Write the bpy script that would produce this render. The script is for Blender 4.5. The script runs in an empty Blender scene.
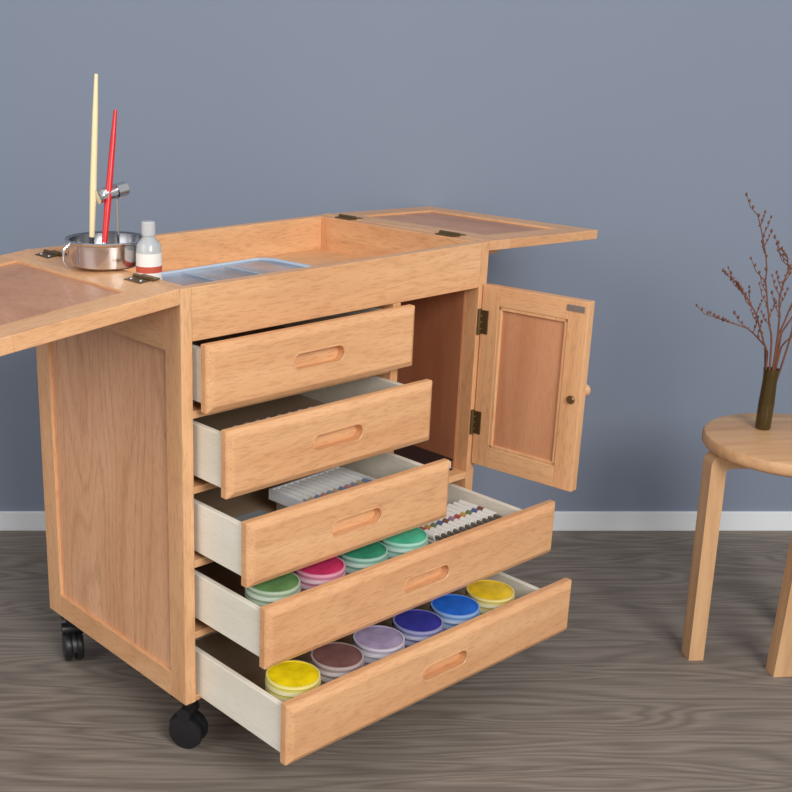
import bpy, bmesh, math, random
from mathutils import Vector, Matrix
random.seed(4)
S=bpy.context.scene
try:
    S.view_settings.view_transform='Standard'; S.view_settings.look='None'
except Exception: pass

def lin(c):
    return tuple([((x/255)/12.92 if x/255<=0.04045 else ((x/255+0.055)/1.055)**2.4) for x in c])+(1,)

# ---------------------------------------------------------------- materials
def plain(name,rgb,rough=.5,metal=0,trans=0,spec=.5,alpha=1,noise=0,amt=1.0):
    m=bpy.data.materials.new(name); m.use_nodes=True
    nt=m.node_tree; b=nt.nodes['Principled BSDF']
    b.inputs['Base Color'].default_value=lin(rgb); b.inputs['Roughness'].default_value=rough
    b.inputs['Metallic'].default_value=metal; b.inputs['Transmission Weight'].default_value=trans
    b.inputs['Specular IOR Level'].default_value=spec; b.inputs['Alpha'].default_value=alpha
    if noise:
        tc=nt.nodes.new('ShaderNodeTexCoord'); n=nt.nodes.new('ShaderNodeTexNoise'); n.inputs['Scale'].default_value=noise
        r=nt.nodes.new('ShaderNodeValToRGB'); c=lin(rgb)
        r.color_ramp.elements[0].position=.35; r.color_ramp.elements[1].position=.65
        a=1-.2*amt; q=1+.12*amt
        r.color_ramp.elements[0].color=(c[0]*a,c[1]*a,c[2]*a,1); r.color_ramp.elements[1].color=(min(1,c[0]*q),min(1,c[1]*q),min(1,c[2]*q),1)
        nt.links.new(tc.outputs['Object'],n.inputs['Vector']); nt.links.new(n.outputs['Fac'],r.inputs['Fac']); nt.links.new(r.outputs['Color'],b.inputs['Base Color'])
    return m
def wood(name,light,dark,axis,fleck=.42,rough=.4,cross=9,along=.9,rings=0,rs=14):
    m=bpy.data.materials.new(name); m.use_nodes=True
    nt=m.node_tree; N=nt.nodes; L=nt.links; b=N['Principled BSDF']
    b.inputs['Roughness'].default_value=rough
    tc=N.new('ShaderNodeTexCoord'); oi=N.new('ShaderNodeObjectInfo')
    mu=N.new('ShaderNodeMath'); mu.operation='MULTIPLY'; mu.inputs[1].default_value=7
    L.new(oi.outputs['Random'],mu.inputs[0])
    ad=N.new('ShaderNodeVectorMath'); ad.operation='ADD'; L.new(tc.outputs['Object'],ad.inputs[0]); L.new(mu.outputs[0],ad.inputs[1])
    def mp(c,a):
        q=N.new('ShaderNodeMapping'); s=[c,c,c]; s[axis]=a; q.inputs['Scale'].default_value=s; L.new(ad.outputs[0],q.inputs['Vector']); return q
    a=mp(cross,along); n1=N.new('ShaderNodeTexNoise'); n1.inputs['Scale'].default_value=1.6; n1.inputs['Detail'].default_value=5; n1.inputs['Distortion'].default_value=.8
    L.new(a.outputs[0],n1.inputs['Vector'])
    r=N.new('ShaderNodeValToRGB'); e=r.color_ramp.elements; e[0].position=.3; e[1].position=.68; e[0].color=lin(dark); e[1].color=lin(light)
    L.new(n1.outputs['Fac'],r.inputs['Fac'])
    base=r.outputs['Color']
    if rings:
        g=mp(4.5,.8); n3=N.new('ShaderNodeTexNoise'); n3.inputs['Scale'].default_value=1.3; n3.inputs['Detail'].default_value=1.5; L.new(g.outputs[0],n3.inputs['Vector'])
        m3=N.new('ShaderNodeMath'); m3.operation='MULTIPLY'; m3.inputs[1].default_value=rs; L.new(n3.outputs['Fac'],m3.inputs[0])
        p3=N.new('ShaderNodeMath'); p3.operation='PINGPONG'; p3.inputs[1].default_value=.5; L.new(m3.outputs[0],p3.inputs[0])
        r3=N.new('ShaderNodeValToRGB'); e=r3.color_ramp.elements; e[0].position=0; e[1].position=.22; e[0].color=(.74,.66,.6,1); e[1].color=(1,1,1,1); L.new(p3.outputs[0],r3.inputs['Fac'])
        x3=N.new('ShaderNodeMix'); x3.data_type='RGBA'; x3.blend_type='MULTIPLY'; x3.inputs[0].default_value=rings; L.new(base,x3.inputs[6]); L.new(r3.outputs['Color'],x3.inputs[7]); base=x3.outputs[2]
    f=mp(260,30); n2=N.new('ShaderNodeTexNoise'); n2.inputs['Scale'].default_value=1.5; n2.inputs['Detail'].default_value=2; L.new(f.outputs[0],n2.inputs['Vector'])
    r2=N.new('ShaderNodeValToRGB'); e=r2.color_ramp.elements; e[0].position=.33; e[1].position=.5; e[0].color=(.62,.55,.5,1); e[1].color=(1,1,1,1)
    L.new(n2.outputs['Fac'],r2.inputs['Fac'])
    mx=N.new('ShaderNodeMix'); mx.data_type='RGBA'; mx.blend_type='MULTIPLY'; mx.inputs[0].default_value=fleck
    L.new(base,mx.inputs[6]); L.new(r2.outputs['Color'],mx.inputs[7]); L.new(mx.outputs[2],b.inputs['Base Color'])
    return m
LT=(229,179,132); DK=(214,158,112)
WX=wood('beech_grain_x',LT,DK,0,rings=.25); WY=wood('beech_grain_y',LT,DK,1,rings=.25); WZ=wood('beech_grain_z',LT,DK,2,rings=.25)
WS=wood('beech_side_panel',(228,177,138),(214,158,118),2,cross=7,along=1.2,rings=.5,rs=20)
WR=wood('red_ply_panel',(204,152,118),(172,118,90),1,fleck=.4,cross=4.5,along=2.5)
WRZ=wood('red_ply_panel_z',(208,150,112),(188,126,90),2,fleck=.25)
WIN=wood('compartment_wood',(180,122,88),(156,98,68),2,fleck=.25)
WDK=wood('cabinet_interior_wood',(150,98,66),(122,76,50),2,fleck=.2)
CREAM=wood('drawer_side_birch',(244,238,224),(232,225,208),1,fleck=.15)
CREAMB=wood('drawer_bottom_birch',(190,164,136),(170,144,116),0,fleck=.15)
PINE=wood('stool_pine',(218,176,132),(194,148,106),2,fleck=.15,cross=14,rings=.2)
PINEX=wood('stool_pine_top',(216,172,128),(194,146,104),0,fleck=.1,cross=14,rings=.4)
BLACK=plain('black_rubber',(28,28,30),.4); BRASS=plain('antique_brass',(120,98,66),.4,.8); STEEL=plain('polished_steel',(215,215,218),.16,1)

# ---------------------------------------------------------------- mesh helpers
def obj(name,me,parent=None,loc=(0,0,0),mats=()):
    o=bpy.data.objects.new(name,me); S.collection.objects.link(o); o.location=loc
    for m in mats: me.materials.append(m)
    if parent: o.parent=parent
    return o
def smooth(me,ang=35):
    for p in me.polygons: p.use_smooth=True
    try: me.set_sharp_from_angle(angle=math.radians(ang))
    except Exception: pass
def box(name,u0,u1,v0,v1,z0,z1,mat,parent=None,bev=.0015):
    bm=bmesh.new(); bmesh.ops.create_cube(bm,size=1)
    for v in bm.verts: v.co=Vector((v.co.x*(u1-u0),v.co.y*(v1-v0),v.co.z*(z1-z0)))
    if bev: bmesh.ops.bevel(bm,geom=bm.edges[:],offset=bev,segments=2,affect='EDGES',profile=.6)
    me=bpy.data.meshes.new(name); bm.to_mesh(me); bm.free()
    return obj(name,me,parent,((u0+u1)/2,(v0+v1)/2,(z0+z1)/2),[mat])
def multibox(name,boxes,mats,parent=None,bev=.0012,loc=(0,0,0)):
    bm=bmesh.new()
    for (u0,u1,v0,v1,z0,z1,mi) in boxes:
        r=bmesh.ops.create_cube(bm,size=1); vs=r['verts']
        for v in vs: v.co=Vector(((u0+u1)/2+v.co.x*(u1-u0),(v0+v1)/2+v.co.y*(v1-v0),(z0+z1)/2+v.co.z*(z1-z0)))
        for f in {f for v in vs for f in v.link_faces}: f.material_index=mi
        if bev: bmesh.ops.bevel(bm,geom=list({e for v in vs for e in v.link_edges}),offset=bev,segments=1,affect='EDGES')
    me=bpy.data.meshes.new(name); bm.to_mesh(me); bm.free()
    return obj(name,me,parent,loc,mats)
def lathe_bm(bm,prof,segs=40,M=Matrix()):
    rings=[]
    for (r,z,mi) in prof:
        rings.append([bm.verts.new(M@Vector((max(r,1e-5)*math.cos(2*math.pi*i/segs),max(r,1e-5)*math.sin(2*math.pi*i/segs),z))) for i in range(segs)])
    for k in range(len(prof)-1):
        for i in range(segs):
            f=bm.faces.new((rings[k][i],rings[k][(i+1)%segs],rings[k+1][(i+1)%segs],rings[k+1][i])); f.material_index=prof[k+1][2]
def lathe(name,prof,mats,parent=None,loc=(0,0,0),segs=40,ang=35):
    bm=bmesh.new(); lathe_bm(bm,prof,segs); bmesh.ops.remove_doubles(bm,verts=bm.verts,dist=1e-5); bmesh.ops.recalc_face_normals(bm,faces=bm.faces)
    me=bpy.data.meshes.new(name); bm.to_mesh(me); bm.free(); smooth(me,ang)
    return obj(name,me,parent,loc,mats)
def tube(bm,pts,rads,segs=8,mi=0):
    rings=[]
    for k,p in enumerate(pts):
        p=Vector(p); a=Vector(pts[max(k-1,0)]); b=Vector(pts[min(k+1,len(pts)-1)]); d=(b-a).normalized()
        x=d.orthogonal().normalized() if k==0 else (px-d*px.dot(d)).normalized()
        px=x; y=d.cross(x)
        rings.append([bm.verts.new(p+rads[k]*(math.cos(2*math.pi*i/segs)*x+math.sin(2*math.pi*i/segs)*y)) for i in range(segs)])
    for k in range(len(pts)-1):
        for i in range(segs):
            f=bm.faces.new((rings[k][i],rings[k][(i+1)%segs],rings[k+1][(i+1)%segs],rings[k+1][i])); f.material_index=mi
    for rr in (rings[0][::-1],rings[-1]):
        f=bm.faces.new(rr); f.material_index=mi
def finish(bm,name,mats,parent=None,loc=(0,0,0),ang=40):
    bmesh.ops.recalc_face_normals(bm,faces=bm.faces)
    me=bpy.data.meshes.new(name); bm.to_mesh(me); bm.free(); smooth(me,ang)
    return obj(name,me,parent,loc,mats)
def bool_cut(o,cutter):
    m=o.modifiers.new('b','BOOLEAN'); m.operation='DIFFERENCE'; m.object=cutter; m.solver='EXACT'
    dg=bpy.context.evaluated_depsgraph_get(); dg.update()
    me=bpy.data.meshes.new_from_object(o.evaluated_get(dg)); o.modifiers.clear(); o.data=me
    bpy.data.objects.remove(cutter,do_unlink=True)

# ---------------------------------------------------------------- camera
H=1.1411
cd=bpy.data.cameras.new('camera'); cam=bpy.data.objects.new('camera',cd); S.collection.objects.link(cam)
cam.location=(0,0,H); cam.rotation_euler=(math.pi/2-.3207,0,0)
cd.sensor_width=36; cd.lens=1160/792*36; cd.shift_x=(396-228.73)/792; cd.shift_y=(427.36-396)/792; cd.clip_start=.05
S.camera=cam

# ---------------------------------------------------------------- room
YW=2.635
def wallmat():
    m=bpy.data.materials.new('grey_blue_paint'); m.use_nodes=True; nt=m.node_tree; b=nt.nodes['Principled BSDF']
    tc=nt.nodes.new('ShaderNodeTexCoord'); n=nt.nodes.new('ShaderNodeTexNoise'); n.inputs['Scale'].default_value=1.2; n.inputs['Detail'].default_value=3
    r=nt.nodes.new('ShaderNodeValToRGB'); r.color_ramp.elements[0].color=lin((127,136,153)); r.color_ramp.elements[1].color=lin((133,142,159))
    nt.links.new(tc.outputs['Object'],n.inputs['Vector']); nt.links.new(n.outputs['Fac'],r.inputs['Fac']); nt.links.new(r.outputs['Color'],b.inputs['Base Color'])
    b.inputs['Roughness'].default_value=.85; b.inputs['Specular IOR Level'].default_value=.15
    n2=nt.nodes.new('ShaderNodeTexNoise'); n2.inputs['Scale'].default_value=250; bp=nt.nodes.new('ShaderNodeBump'); bp.inputs['Strength'].default_value=.05
    nt.links.new(tc.outputs['Object'],n2.inputs['Vector']); nt.links.new(n2.outputs['Fac'],bp.inputs['Height']); nt.links.new(bp.outputs['Normal'],b.inputs['Normal'])
    return m
def floormat():
    m=bpy.data.materials.new('grey_brown_wood_floor'); m.use_nodes=True; nt=m.node_tree; N=nt.nodes; L=nt.links; b=N['Principled BSDF']
    tc=N.new('ShaderNodeTexCoord'); mp=N.new('ShaderNodeMapping'); mp.inputs['Scale'].default_value=(.5,4.2,1); L.new(tc.outputs['Object'],mp.inputs['Vector'])
    n=N.new('ShaderNodeTexNoise'); n.inputs['Scale'].default_value=2.0; n.inputs['Detail'].default_value=2; n.inputs['Distortion'].default_value=.4; L.new(mp.outputs[0],n.inputs['Vector'])
    mu=N.new('ShaderNodeMath'); mu.operation='MULTIPLY'; mu.inputs[1].default_value=17; L.new(n.outputs['Fac'],mu.inputs[0])
    fr=N.new('ShaderNodeMath'); fr.operation='PINGPONG'; fr.inputs[1].default_value=.5; L.new(mu.outputs[0],fr.inputs[0])
    r=N.new('ShaderNodeValToRGB'); e=r.color_ramp.elements; e[0].position=0; e[1].position=.4; e[0].color=lin((116,107,99)); e[1].color=lin((138,128,119))
    L.new(fr.outputs[0],r.inputs['Fac'])
    mp2=N.new('ShaderNodeMapping'); mp2.inputs['Scale'].default_value=(3,60,1); L.new(tc.outputs['Object'],mp2.inputs['Vector'])
    n2=N.new('ShaderNodeTexNoise'); n2.inputs['Scale'].default_value=3; n2.inputs['Detail'].default_value=5; L.new(mp2.outputs[0],n2.inputs['Vector'])
    r2=N.new('ShaderNodeValToRGB'); e=r2.color_ramp.elements; e[0].position=.3; e[1].position=.7; e[0].color=(.74,.74,.74,1); e[1].color=(1.12,1.1,1.08,1); L.new(n2.outputs['Fac'],r2.inputs['Fac'])
    mx=N.new('ShaderNodeMix'); mx.data_type='RGBA'; mx.blend_type='MULTIPLY'; mx.inputs[0].default_value=.85; L.new(r.outputs['Color'],mx.inputs[6]); L.new(r2.outputs['Color'],mx.inputs[7])
    L.new(mx.outputs[2],b.inputs['Base Color']); b.inputs['Roughness'].default_value=.6; b.inputs['Specular IOR Level'].default_value=.25
    return m
box('floor',-4,5,-3,YW+.1,-.1,0,floormat(),None,0)
box('wall_back',-4,5,YW,YW+.1,0,3.2,wallmat(),None,0)
box('baseboard_back',-4,5,YW-.008,YW,0,.050,plain('baseboard_white',(230,233,237),.5),None,.002)

# ---------------------------------------------------------------- cabinet
TH=.6676; X0,Y0=-.0704,1.6625; W,D=.6886,.4428; ZT=.80; ZB=.107
cab=bpy.data.objects.new('painting_cabinet',None); S.collection.objects.link(cab); cab.location=(X0,Y0,0); cab.rotation_euler=(0,0,TH)
MC=Matrix.Translation((X0,Y0,0))@Matrix.Rotation(TH,4,'Z')
T=.021
for side,(a,b_) in (('left',(0,T)),('right',(W-T,W))):
    box(side+'_front_stile',a,b_,0,.042,ZB,ZT,WZ,cab)
    box(side+'_back_stile',a,b_,D-.045,D,ZB,ZT,WZ,cab)
    box(side+'_bottom_rail',a,b_,.0415,D-.0445,ZB,ZB+.045,WY,cab)
    box(side+'_top_rail',a,b_,.0415,D-.0445,.70,ZT,WY,cab)
    box(side+'_panel',a+.006,b_-.005,.04,D-.043,ZB+.043,.702,WS,cab,0)
box('tray_front_rail',T,W-T,0,.02,.7185,ZT,WX,cab)
box('tray_back_rail',T,W-T,D-.02,D,.7185,ZT,WX,cab)
box('tray_floor',T,W-T,.02,D-.02,.724,.734,WX,cab,0)
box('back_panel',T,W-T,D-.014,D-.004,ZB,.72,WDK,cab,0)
UD=.447
box('divider',UD,UD+.018,.0,D-.015,.362,.7185,WZ,cab)
box('compartment_shelf',T,W-T,.0,D-.015,.349,.3625,WX,cab)
box('drawer_rail_1',T,UD,.002,.04,.597,.609,WX,cab)
box('drawer_rail_2',T,UD,.002,.04,.474,.486,WX,cab)
box('drawer_rail_3',T,W-T,.002,.04,.222,.234,WX,cab)
box('bottom_board',T,W-T,.002,D-.015,ZB,ZB+.01,WX,cab)
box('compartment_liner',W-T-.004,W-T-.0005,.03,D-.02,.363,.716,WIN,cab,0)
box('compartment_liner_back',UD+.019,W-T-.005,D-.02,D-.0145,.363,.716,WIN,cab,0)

# drawers
def drawer(i,uL,uR,p,zt,zb,boxR):
    y0=-p+.013; y1=-p-.007
    bm=bmesh.new(); c=.011
    def ring(u0,u1,z0,z1,y): return [bm.verts.new((u,y,z)) for (u,z) in ((u0,z0),(u1,z0),(u1,z1),(u0,z1))]
    cu=(uL+uR)/2; cz=(zt+zb)/2; hu=(uR-uL)/2; hz=(zt-zb)/2
    R=[ring(-hu,hu,-hz,hz,y0),ring(-hu,hu,-hz,hz,-p),ring(-hu+c,hu-c,-hz+c,hz-c,y1)]
    for k in range(2):
        for j in range(4): bm.faces.new((R[k][j],R[k][(j+1)%4],R[k+1][(j+1)%4],R[k+1][j]))
    bm.faces.new(R[2]); bm.faces.new(R[0][::-1]); bmesh.ops.recalc_face_normals(bm,faces=bm.faces)
    bmesh.ops.bevel(bm,geom=bm.edges[:],offset=.001,segments=2,affect='EDGES')
    me=bpy.data.meshes.new('f'); bm.to_mesh(me); bm.free()
    o=obj('drawer_%d_front'%i,me,None,(0,0,0),[WX])
    bm=bmesh.new(); hl=.041; r=.0135; pts=[]
    for k in range(17):
        a=-math.pi/2+math.pi*k/16; pts.append((hl+r*math.cos(a),r*math.sin(a)))
    for k in range(17):
        a=math.pi/2+math.pi*k/16; pts.append((-hl+r*math.cos(a),r*math.sin(a)))
    A=[bm.verts.new((x,y1-.01,z)) for x,z in pts]; B=[bm.verts.new((x,y1+.016,z)) for x,z in pts]
    bm.faces.new(A); bm.faces.new(B[::-1])
    for k in range(len(pts)): bm.faces.new((A[k],A[(k+1)%len(pts)],B[(k+1)%len(pts)],B[k]))
    bmesh.ops.recalc_face_normals(bm,faces=bm.faces)
    me=bpy.data.meshes.new('c'); bm.to_mesh(me); bm.free(); cu_o=obj('c',me)
    bool_cut(o,cu_o); o.parent=cab; o.location=(cu,0,cz)
    bm=bmesh.new(); q=[(x*1.0,y1,z) for x,z in pts]; q.append(q[0]); q.append(q[1])
    tube(bm,[(x*1.01,y1+.0008,z*1.04) for x,_,z in q],[.0016]*len(q),6)
    finish(bm,'drawer_%d_slot_lip'%i,[WX],cab,(cu,0,cz))
    a,b_=uL+.005,boxR; z0=zb+.012; z1=zt-.010; yb=-p+.375; t=.01
    multibox('drawer_%d_box'%i,[(a,a+t,y0,yb,z0,z1,0),(b_-t,b_,y0,yb,z0,z1,0),(a+t,b_-t,yb-t,yb,z0,z1,0),(a+t,b_-t,y0,yb-t,z0+.004,z0+.009,1),(a+t,b_-t,y0,y0+.006,z0,z1,0)],[CREAM,CREAMB],cab,.0008)
P=[.0274,.0758,.1251,.1695,.2206]; Z=[(.7172,.6114),(.5963,.4888),(.4660,.3609),(.3427,.2422),(.2045,.1010)]
for i in range(5):
    small=i<3
    drawer(i+1,.0245,.4706 if small else .718,P[i],Z[i][0],Z[i][1],.441 if small else .66)

# door
DA=.1002; dl=.2196
door=bpy.data.objects.new('cabinet_door',None); S.collection.objects.link(door); door.parent=cab; door.location=(W-.012,-.002,0); door.rotation_euler=(0,0,DA-math.pi/2)
zt,zb=.7235,.379; tk=.019
box('door_hinge_stile',0,.036,0,tk,zb,zt,WZ,door)
box('door_free_stile',dl-.045,dl-.007,0,tk,zb,zt,WZ,door)
box('door_top_rail',.0355,dl-.0445,0,tk,zt-.036,zt,WX,door)
box('door_bottom_rail',.0355,dl-.0445,0,tk,zb,zb+.04,WX,door)
box('door_panel',.034,dl-.043,.006,.013,zb+.038,zt-.034,WRZ,door,0)
sl=.006
multibox('door_panel_moulding',[(.036,.036+sl,.001,.007,zb+.04,zt-.036,0),(dl-.045-sl,dl-.045,.001,.007,zb+.04,zt-.036,0),(.036,dl-.045,.001,.007,zt-.036-sl,zt-.036,0),(.036,dl-.045,.001,.007,zb+.04,zb+.04+sl,0)],[WZ],door,.001)
for k,zc in enumerate((.655,.462)):
    bm=bmesh.new()
    tube(bm,[(-.002,-.004,zc-.024),(-.002,-.004,zc+.024)],[.0042]*2,12)
    for s_ in (-.012,0,.012): tube(bm,[(.0,-.0015,zc+s_-.0015),(.0,-.0015,zc+s_+.0015)],[.0055]*2,10)
    finish(bm,'door_hinge_barrel_%d'%(k+1),[BRASS],door)
    multibox('door_hinge_leaf_%d'%(k+1),[(0,.016,-.002,.0005,zc-.022,zc+.022,0)],[BRASS],door,.0006)
multibox('door_strike_plate',[(dl-.048,dl-.014,-.0015,.001,zt-.020,zt-.009,0)],[plain('nickel',(150,150,152),.3,.7)],door,.0006)
lk=lathe('door_lock',[(0,.004,0),(.006,.004,0),(.0075,.002,0),(.0075,0,0)],[BRASS],door,(dl-.024,-.0005,.548)); lk.rotation_euler=(math.pi/2,0,0)
kn=lathe('door_knob',[(.005,0,0),(.005,.010,0),(.010,.015,0),(.012,.020,0),(.010,.025,0),(0,.027,0)],[WZ],door,(dl-.022,tk,.558)); kn.rotation_euler=(-math.pi/2,0,0)
multibox('door_hinge_plate',[(W-.020,W-.003,-.0015,.001,.634,.678,0),(W-.020,W-.003,-.0015,.001,.440,.484,0)],[BRASS],cab,.0005)

# wings
def wing(name,side,dr,ww,t):
    e=bpy.data.objects.new(name,None); S.collection.objects.link(e); e.parent=cab
    s=1 if side>0 else -1
    e.location=((W if s>0 else 0)+s*.001,0,ZT+.001); e.rotation_euler=(0,s*dr,0)
    fw=.058
    def bx(n,a,b_,v0,v1,z0,z1,m,bev=.0015):
        a,b_=(a,b_) if s>0 else (-b_,-a); box(n,a,b_,v0,v1,z0,z1,m,e,bev)
    bx('inner_stile',0,fw,.0,D,-t,0,WY); bx('outer_stile',ww-fw,ww,0,D,-t,0,WY)
    bx('front_rail',fw-.0005,ww-fw+.0005,0,fw,-t,0,WX); bx('back_rail',fw-.0005,ww-fw+.0005,D-fw,D,-t,0,WX)
    bx('panel',fw-.002,ww-fw+.002,fw-.002,D-fw+.002,-t+.005,-.004,WR,0)
    bx('support_block',.002,.10,.06,.08,-t-.020,-t,WX)
    for k,v in enumerate((.095,D-.075)):
        bm=bmesh.new(); tube(bm,[(-s*.001,v-.024,.002),(-s*.001,v+.024,.002)],[.0035]*2,10)
        finish(bm,'hinge_barrel_%d'%(k+1),[BRASS],e)
        bx('hinge_leaf_%d'%(k+1),.001,.020,v-.022,v+.022,0,.0015,BRASS,.0004)
        aa,bb=(-.017,-.002) if s>0 else (.002,.017)
        box('hinge_rim_leaf_%d'%(k+1),aa,bb,v-.022,v+.022,-.001,.0012,BRASS,e,.0004)
        scr=bmesh.new()
        for du in (.012,):
            for dv in (-.013,.013): lathe_bm(scr,[(.0028,.0015,0),(.0022,.0026,0),(0,.0026,0)],10,Matrix.Translation((s*du,v+dv,0)))
        finish(scr,'hinge_screws_%d'%(k+1),[STEEL],e)
wing('wing_right',1,.034,.3270,.018); wing('wing_left',-1,.100,.3319,.024)

# casters
def caster(n,u,v):
    e=bpy.data.objects.new('caster_%d'%n,None); S.collection.objects.link(e); e.parent=cab; e.location=(u,v,0); e.rotation_euler=(0,0,[.5,-.4,.9,.2][n-1])
    for k,x in enumerate((-.011,.011)):
        w=lathe('wheel_%d'%(k+1),[(0,-.008,0),(.022,-.008,0),(.029,-.0065,0),(.031,0,0),(.029,.0065,0),(.022,.008,0),(0,.008,0)],[BLACK],e,(x,.0,.031)); w.rotation_euler=(0,math.pi/2,0)
    bm=bmesh.new(); pts=[]
    for k in range(15):
        a=math.radians(0+180*k/14); pts.append((.0345*math.cos(a),.031+.0345*math.sin(a)))
    A=[bm.verts.new((-.004,y,z)) for y,z in pts]; B=[bm.verts.new((.004,y,z)) for y,z in pts]
    A2=[bm.verts.new((-.004,y*.3,.031+(z-.031)*.3)) for y,z in pts]; B2=[bm.verts.new((.004,y*.3,.031+(z-.031)*.3)) for y,z in pts]
    for k in range(14):
        for q in ((A[k],A[k+1],B[k+1],B[k]),(A[k],A[k+1],A2[k+1],A2[k]),(B[k],B[k+1],B2[k+1],B2[k])): bm.faces.new(q)
    tube(bm,[(-.020,.0,.0665),(.020,0,.0665)],[.012]*2,14)
    finish(bm,'fork',[BLACK],e)
    lathe('stem',[(.007,.06,0),(.014,.092,0),(.020,.094,0),(.020,.098,0)],[BLACK],e)
    box('mount_plate',-.022,.022,-.022,.022,.098,.107,BLACK,e,.001)
caster(1,.034,.040); caster(2,.030,D-.030); caster(3,W-.04,.04); caster(4,W-.04,D-.036)

# ---------------------------------------------------------------- things in/on the cabinet
def place(o,u,v,z,rz=0,extra=None):
    o.matrix_world=MC@Matrix.Translation((u,v,z))@Matrix.Rotation(rz,4,'Z')@(extra or Matrix())
def jar(u,v,z,rgb,h=.080,r=.0438):
    c=plain('paint_%d_%d_%d'%rgb,rgb,.3,noise=40,amt=.9)
    tint=lambda k:tuple(int(x*k+222*(1-k)) for x in rgb)
    side=plain('jar_side_%d_%d_%d'%rgb,tint(.55),.25)
    lid=plain('jar_lid_%d_%d_%d'%rgb,tint(.22),.2)
    lid2=plain('jar_lidgroove_%d_%d_%d'%rgb,tuple(int(x*.85) for x in tint(.5)),.2)
    rim=plain('jar_rim_%d_%d_%d'%rgb,tint(.45),.2)
    prof=[(0,0,1),(r*.93,0,1),(r*.95,.002,1),(r*.95,h-.030,1),(r*.95,h-.028,2),(r,h-.027,2),(r,h-.0195,2),(r*.955,h-.019,3),(r*.955,h-.0155,3),(r,h-.015,2),(r,h-.0085,2),(r*.96,h-.008,3),(r*.96,h-.005,3),(r*.985,h-.0035,2),(r*.97,h,4),(r*.91,h,4),(r*.90,h-.0015,0),(0,h-.0015,0)]
    o=lathe('paint_jar',prof,[c,side,lid,lid2,rim],None,(0,0,0),44,25); place(o,u,v,z)
J5=[(246,216,20),(122,84,82),(168,152,184),(56,58,150),(34,108,214),(244,204,34)]
for i,c in enumerate(J5): jar(.096+.0945*i,-.2206+.013+.053,Z[4][1]+.0225,c)
J4=[(104,146,90),(206,56,104),(58,150,116),(82,200,160)]
for i,c in enumerate(J4): jar(.096+.0965*i,-.1695+.013+.053,Z[3][1]+.0225,c)

def tubeset(name,u,v,z,n,du,length,cols,base,rz=0,cap=(60,60,64)):
    bm=bmesh.new(); mats=[base,plain(name+'_white',(235,235,232),.35),plain(name+'_cap',cap,.4)]+[plain(name+'_c%d'%i,c,.4) for i,c in enumerate(cols)]
    tot=n*du
    r=bmesh.ops.create_cube(bm,size=1)
    for q in r['verts']: q.co=Vector((tot/2+q.co.x*(tot+.008),length/2+q.co.y*(length+.01),.003+q.co.z*.006))
    for i in range(n):
        x=du*(i+.5); rr=du*.42
        tube(bm,[(x,.004,.006+rr),(x,.02,.006+rr)],[rr*.55]*2,10,2)
        tube(bm,[(x,.020,.006+rr),(x,length*.42,.006+rr)],[rr]*2,12,1)
        tube(bm,[(x,length*.42,.006+rr),(x,length*.55,.006+rr)],[rr*1.01]*2,12,3+i%len(cols))
        tube(bm,[(x,length*.55,.006+rr),(x,length-.003,.006+rr)],[rr,rr*.8],12,1)
    o=finish(bm,name,mats); place(o,u,v,z,rz); return o
COLS=[(176,84,72),(196,154,84),(110,130,96),(92,104,148),(130,84,74),(156,126,150)]
KR=plain('kraft_box',(190,154,116),.7)
tubeset('paint_tube_set',.466,-.1695+.048,Z[3][1]+.060,11,.0158,.105,COLS,plain('clear_case',(206,200,192),.3),.0,(110,100,92))
box('cardboard_box',-.095,.095,-.056,.056,0,.036,KR,None).matrix_world=MC@Matrix.Translation((.554,-.067,Z[3][1]+.0215))
# white pastel tray in the third drawer
bm=bmesh.new()
for (a,b_,c,d,e_,f_) in ((0,.17,0,.12,0,.004),(0,.004,0,.12,.004,.018),(.166,.17,0,.12,.004,.018),(.004,.166,0,.004,.004,.018),(.004,.166,.116,.12,.004,.018)):
    q=bmesh.ops.create_cube(bm,size=1)
    for v in q['verts']: v.co=Vector(((a+b_)/2+v.co.x*(b_-a),(c+d)/2+v.co.y*(d-c),(e_+f_)/2+v.co.z*(f_-e_)))
for i in range(11):
    x=.013+.0145*i
    tube(bm,[(x,.006,.0115),(x,.050,.0115)],[.0062]*2,10,2+i%4)
    tube(bm,[(x,.050,.0115),(x,.114,.0115)],[.0062]*2,10,1)
o=finish(bm,'pastel_set',[plain('white_tray_plastic',(232,233,235),.35),plain('pastel_white',(226,226,224),.7),plain('pastel_grey',(150,152,160),.7),plain('pastel_tan',(196,170,140),.7),plain('pastel_blue',(120,140,170),.7),plain('pastel_rose',(190,140,136),.7)]); place(o,.21,-.085,Z[2][1]+.050,.06)
box('storage_box',-.095,.095,-.055,.055,-.012,.012,plain('white_cardboard',(214,212,206),.6),None,.001).matrix_world=MC@Matrix.Translation((.315,-.02,Z[2][1]+.035))
box('palette_box',-.06,.06,-.06,.06,-.012,.012,plain('grey_plastic',(142,146,150),.4),None,.004).matrix_world=MC@Matrix.Translation((.11,-.04,Z[2][1]+.034))
tubeset('paint_tube_set',.16,-.02,Z[1][1]+.022,8,.024,.11,[(150,60,60),(60,80,120),(150,130,90)],plain('dark_tray',(50,48,50),.5))
box('pencil_case',-.05,.05,-.05,.05,-.014,.014,plain('dark_leather',(62,52,60),.6),None,.006).matrix_world=MC@Matrix.Translation((.09,.02,Z[1][1]+.036))

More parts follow.
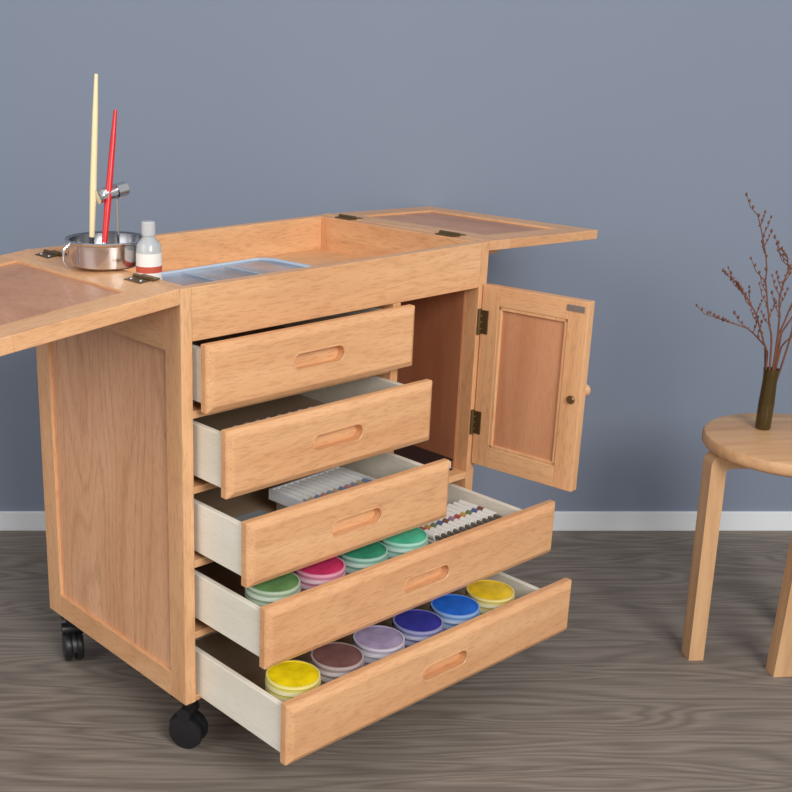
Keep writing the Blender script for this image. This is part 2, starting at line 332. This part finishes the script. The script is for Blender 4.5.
def book(name,w,d,h,cover,u,v,z,rz):
    pg=plain(name+'_pages',(232,230,222),.8)
    o=multibox(name,[(0,w,0,d,0,.003,0),(0,w,0,d,h-.003,h,0),(0,.004,0,d,.002,h-.002,0),(.003,w-.003,.003,d-.003,.003,h-.003,1)],[cover,pg],None,.0006)
    place(o,u,v,z,rz)
book('notebook',.14,.17,.022,plain('black_cover',(26,28,34),.35),.514,.022,.3628,0)
o=lathe('ink_bottle',[(0,0,0),(.022,0,0),(.024,.004,0),(.024,.05,0),(.012,.06,0),(.012,.062,1),(.014,.062,1),(.014,.08,1),(0,.08,1)],[plain('dark_ink_glass',(40,26,24),.15),BLACK]); place(o,.50,.27,.363)

# tray contents
def roundslab(name,w,d,h,r,mats):
    bm=bmesh.new(); pts=[]
    for cx,cy,a0 in ((w-r,d-r,0),(r,d-r,90),(r,r,180),(w-r,r,270)):
        for k in range(9):
            a=math.radians(a0+90*k/8); pts.append((cx+r*math.cos(a),cy+r*math.sin(a)))
    def ring(s,z): return [bm.verts.new((w/2+(x-w/2)*s,d/2+(y-d/2)*s,z)) for x,y in pts]
    R=[ring(.96,0),ring(1,h*.5),ring(1.015,h*.5),ring(1.015,h*.6),ring(1,h*.6),ring(.99,h),ring(.96,h),ring(.94,h-.003)]
    n=len(pts)
    for k in range(len(R)-1):
        for i in range(n):
            f=bm.faces.new((R[k][i],R[k][(i+1)%n],R[k+1][(i+1)%n],R[k+1][i])); f.material_index=0
    bm.faces.new(R[0][::-1]); f=bm.faces.new(R[-1]); f.material_index=1
    for j in range(1,3):
        q=bmesh.ops.create_cube(bm,size=1)
        for v in q['verts']: v.co=Vector((w*(.06+.88*j/3)+v.co.x*.002,d*.5+v.co.y*d*.84,h-.0025+v.co.z*.0015))
    return finish(bm,name,mats)
o=roundslab('lidded_palette_box',.33,.235,.026,.035,[plain('clear_plastic_rim',(184,198,214),.15),plain('blue_plastic_lid',(158,172,190),.15,noise=14,amt=1.5)]); place(o,.100,.060,.7345,.04)

# bottle
o=lathe('solvent_bottle',[(0,0,0),(.018,0,0),(.020,.003,0),(.020,.046,0),(.0202,.046,1),(.0202,.066,1),(.0203,.066,2),(.0203,.076,2),(.0202,.076,1),(.0202,.096,1),(.020,.096,0),(.019,.108,0),(.0095,.120,0),(.0095,.123,0),(.011,.123,3),(.011,.142,3),(.009,.144,3),(0,.144,3)],
  [plain('clear_plastic',(222,226,228),.12,0,.45),plain('label_white',(236,232,228),.5),plain('label_red',(196,84,62),.5),plain('cap_clear',(215,218,220),.2,0,.3)]); place(o,.043,.142,.7345)
# brush washer basin
UW,VW,ZW=.016,.222,.8015
wash=bpy.data.objects.new('brush_washer',None); S.collection.objects.link(wash); wash.matrix_world=MC@Matrix.Translation((UW,VW,ZW))
k_=1.08
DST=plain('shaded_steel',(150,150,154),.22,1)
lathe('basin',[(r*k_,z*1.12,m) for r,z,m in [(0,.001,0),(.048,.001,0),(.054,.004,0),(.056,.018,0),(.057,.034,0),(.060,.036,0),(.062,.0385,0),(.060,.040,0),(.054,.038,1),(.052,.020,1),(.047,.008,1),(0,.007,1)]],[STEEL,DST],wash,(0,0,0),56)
lathe('thinner',[(0,.026,0),(.054,.026,0)],[plain('dirty_thinner',(82,72,66),.08)],wash)
bm=bmesh.new(); tube(bm,[(.014,-.014,.012),(.014,-.014,.06),(.014,-.014,.106)],[.0022]*3,8)
hc=[]
for k in range(130):
    a=k/9*2*math.pi; t=k/129
    hc.append((-.018+.030*t, -.014+.0095*math.cos(a), .112+.006*t+.0095*math.sin(a)))
tube(bm,hc,[.0014]*len(hc),6)
tube(bm,[(-.020,-.014,.1115),(.030,-.014,.1195)],[.0017]*2,6)
tube(bm,[(.012,-.014,.117),(.030,-.014,.120)],[.012,.012],16)
tube(bm,[(-.022,-.014,.111),(-.017,-.014,.112)],[.011,.011],16)
tube(bm,[(-.066,0,.042),(-.078,0,.034),(-.080,0,.016),(-.072,0,.004)],[.0025]*4,8)
finish(bm,'spring_holder',[STEEL],wash)
def brush(name,p0,p1,mat,tipmat,fer,k=1.3):
    p0=Vector(p0); p1=Vector(p1); d=p1-p0; bm=bmesh.new()
    def pt(t): return p0+d*t
    tube(bm,[pt(0),pt(.03),pt(.07)],[.0006*k,.0035*k,.003*k],8,1)
    tube(bm,[pt(.07),pt(.13)],[.0028*k,.0034*k],10,2)
    tube(bm,[pt(.13),pt(.4),pt(.8),pt(1)],[.0034*k,.0042*k,.0034*k,.0022*k],10,0)
    o=finish(bm,name,[mat,tipmat,fer]); o.matrix_world=MC@Matrix.Translation((UW,VW,ZW))
bris=plain('bristle',(150,120,80),.8)
brush('paintbrush',(-.030,-.002,.012),(-.014,-.010,.294),plain('pale_wood_handle',(238,222,176),.35),bris,STEEL)
brush('paintbrush',(-.026,-.030,.012),(.021,-.006,.240),plain('red_handle',(214,30,36),.3),bris,STEEL)

# ---------------------------------------------------------------- stool
st=bpy.data.objects.new('wooden_stool',None); S.collection.objects.link(st); st.location=(1.043,2.02,0)
lathe('seat',[(0,.423,0),(.150,.423,0),(.156,.426,0),(.159,.431,0),(.159,.443,0),(.156,.448,0),(.151,.450,0),(0,.450,0)],[PINEX],st,(0,0,0),72)
def leg(n,ang,Rt,Rb,th=.029,w=.036,cr=.05):
    out=[(Rb,0)]
    for k in range(9):
        a=math.radians(90*k/8); out.append((Rt-cr+cr*math.cos(a),.4225-cr+cr*math.sin(a)))
    inn=[(.015,.4225),(.015,.397)]
    ci=max(cr-th,.008)
    for k in range(9):
        a=math.radians(90-90*k/8); inn.append((Rt-th-ci+ci*math.cos(a),.397-ci+ci*math.sin(a)))
    inn+=[(Rb-th,0)]
    pl=out+inn; bm=bmesh.new()
    A=[bm.verts.new((r,-w/2,z)) for r,z in pl]; B=[bm.verts.new((r,w/2,z)) for r,z in pl]
    bm.faces.new(A); bm.faces.new(B[::-1])
    for k in range(len(pl)): bm.faces.new((A[k],A[(k+1)%len(pl)],B[(k+1)%len(pl)],B[k]))
    o=finish(bm,'leg_%d'%n,[PINE],st,(0,0,0),30); o.rotation_euler=(0,0,math.radians(ang))
leg(1,182,.158,.150,cr=.02); leg(2,-86,.100,.084,cr=.02); leg(3,40,.150,.154)

# vase with dry branches
vase=bpy.data.objects.new('vase_with_dry_branches',None); S.collection.objects.link(vase); vase.location=(1.006,2.074,.4505)
lathe('glass_vase',[(0,0,0),(.0125,0,0),(.0138,.002,0),(.0140,.05,0),(.0125,.095,0),(.0135,.113,0),(.0145,.116,0),(.0125,.115,0),(.0112,.095,0),(.0125,.05,0),(.012,.005,0),(0,.004,0)],[plain('amber_brown_glass',(98,78,38),.08,0,.55)],vase,(0,0,0),32)
bm=bmesh.new(); sc=1/530
def w2(px,py,dy=0): return Vector(((px-763)*sc*1.05,dy,.116+(367-py)*sc*.97))
stems=[[(763,420),(764,330),(775,280),(783,240),(779,199)],[(763,420),(758,340),(746,300),(736,250),(722,210)],[(762,415),(757,345),(740,328),(711,318)],[(764,415),(776,320),(793,275),(800,230),(812,205)],[(761,415),(757,350),(742,310),(728,290),(714,274)],[(764,415),(770,345),(790,325),(812,300)],[(764,415),(762,330),(756,290),(758,262),(752,248)],[(764,415),(768,330),(786,290),(790,262),(792,236)]]
def buds(p):
    bmesh.ops.create_icosphere(bm,subdivisions=1,radius=random.uniform(.0014,.0026),matrix=Matrix.Translation(p)@Matrix.Diagonal((1,1,1.6,1)))
for s_ in stems:
    dy=random.uniform(-.05,.05); n=len(s_)
    pts=[w2(x,y,dy*k/n if k else 0) for k,(x,y) in enumerate(s_)]
    fine=[]
    for k in range(n-1):
        for j in range(4):
            t=j/4; fine.append(pts[k].lerp(pts[k+1],t)+(Vector((random.uniform(-1,1),random.uniform(-1,1),0))*.0015 if k else Vector()))
    fine.append(pts[-1]); m=len(fine)
    tube(bm,fine,[.0020-.0012*k/m for k in range(m)],6,0)
    for k in range(6,m):
        if random.random()<.85:
            p=fine[k]; d=(fine[k]-fine[k-1]).normalized(); sd=random.choice((-1,1))
            q=(d+Vector((sd*random.uniform(.5,1.0),random.uniform(-.5,.5),random.uniform(0,.5)))).normalized()
            Lg=random.uniform(.02,.05); e1=p+q*Lg*.5; e2=p+(q+Vector((0,0,.3))).normalized()*Lg
            tube(bm,[p,e1,e2],[.0010,.0008,.0005],5,0)
            for t in (.4,.7,1): buds(p.lerp(e2,t))
        if random.random()<.8: buds(fine[k]+Vector((random.choice((-1,1))*.002,0,0)))
for f in bm.faces: f.material_index=0
finish(bm,'dry_branches',[plain('dry_twig',(116,72,50),.8,noise=60)],vase,ang=80)

# ---------------------------------------------------------------- light
def area(name,loc,target,size,energy,col=(1,1,1)):
    l=bpy.data.lights.new(name,'AREA'); l.size=size; l.energy=energy; l.color=col
    o=bpy.data.objects.new(name,l); S.collection.objects.link(o); o.location=loc
    o.rotation_euler=(Vector(target)-Vector(loc)).to_track_quat('-Z','Y').to_euler()
area('softbox_key',(1.3,-1.3,2.3),(.2,2,.4),1.5,112,(1,.985,.95))
area('softbox_fill',(-2.2,.1,1.9),(0,2,.4),1.6,26,(1,.99,.97))
w=bpy.data.worlds.new('world'); S.world=w; w.use_nodes=True
w.node_tree.nodes['Background'].inputs[0].default_value=(.97,.98,1,1); w.node_tree.nodes['Background'].inputs[1].default_value=.55
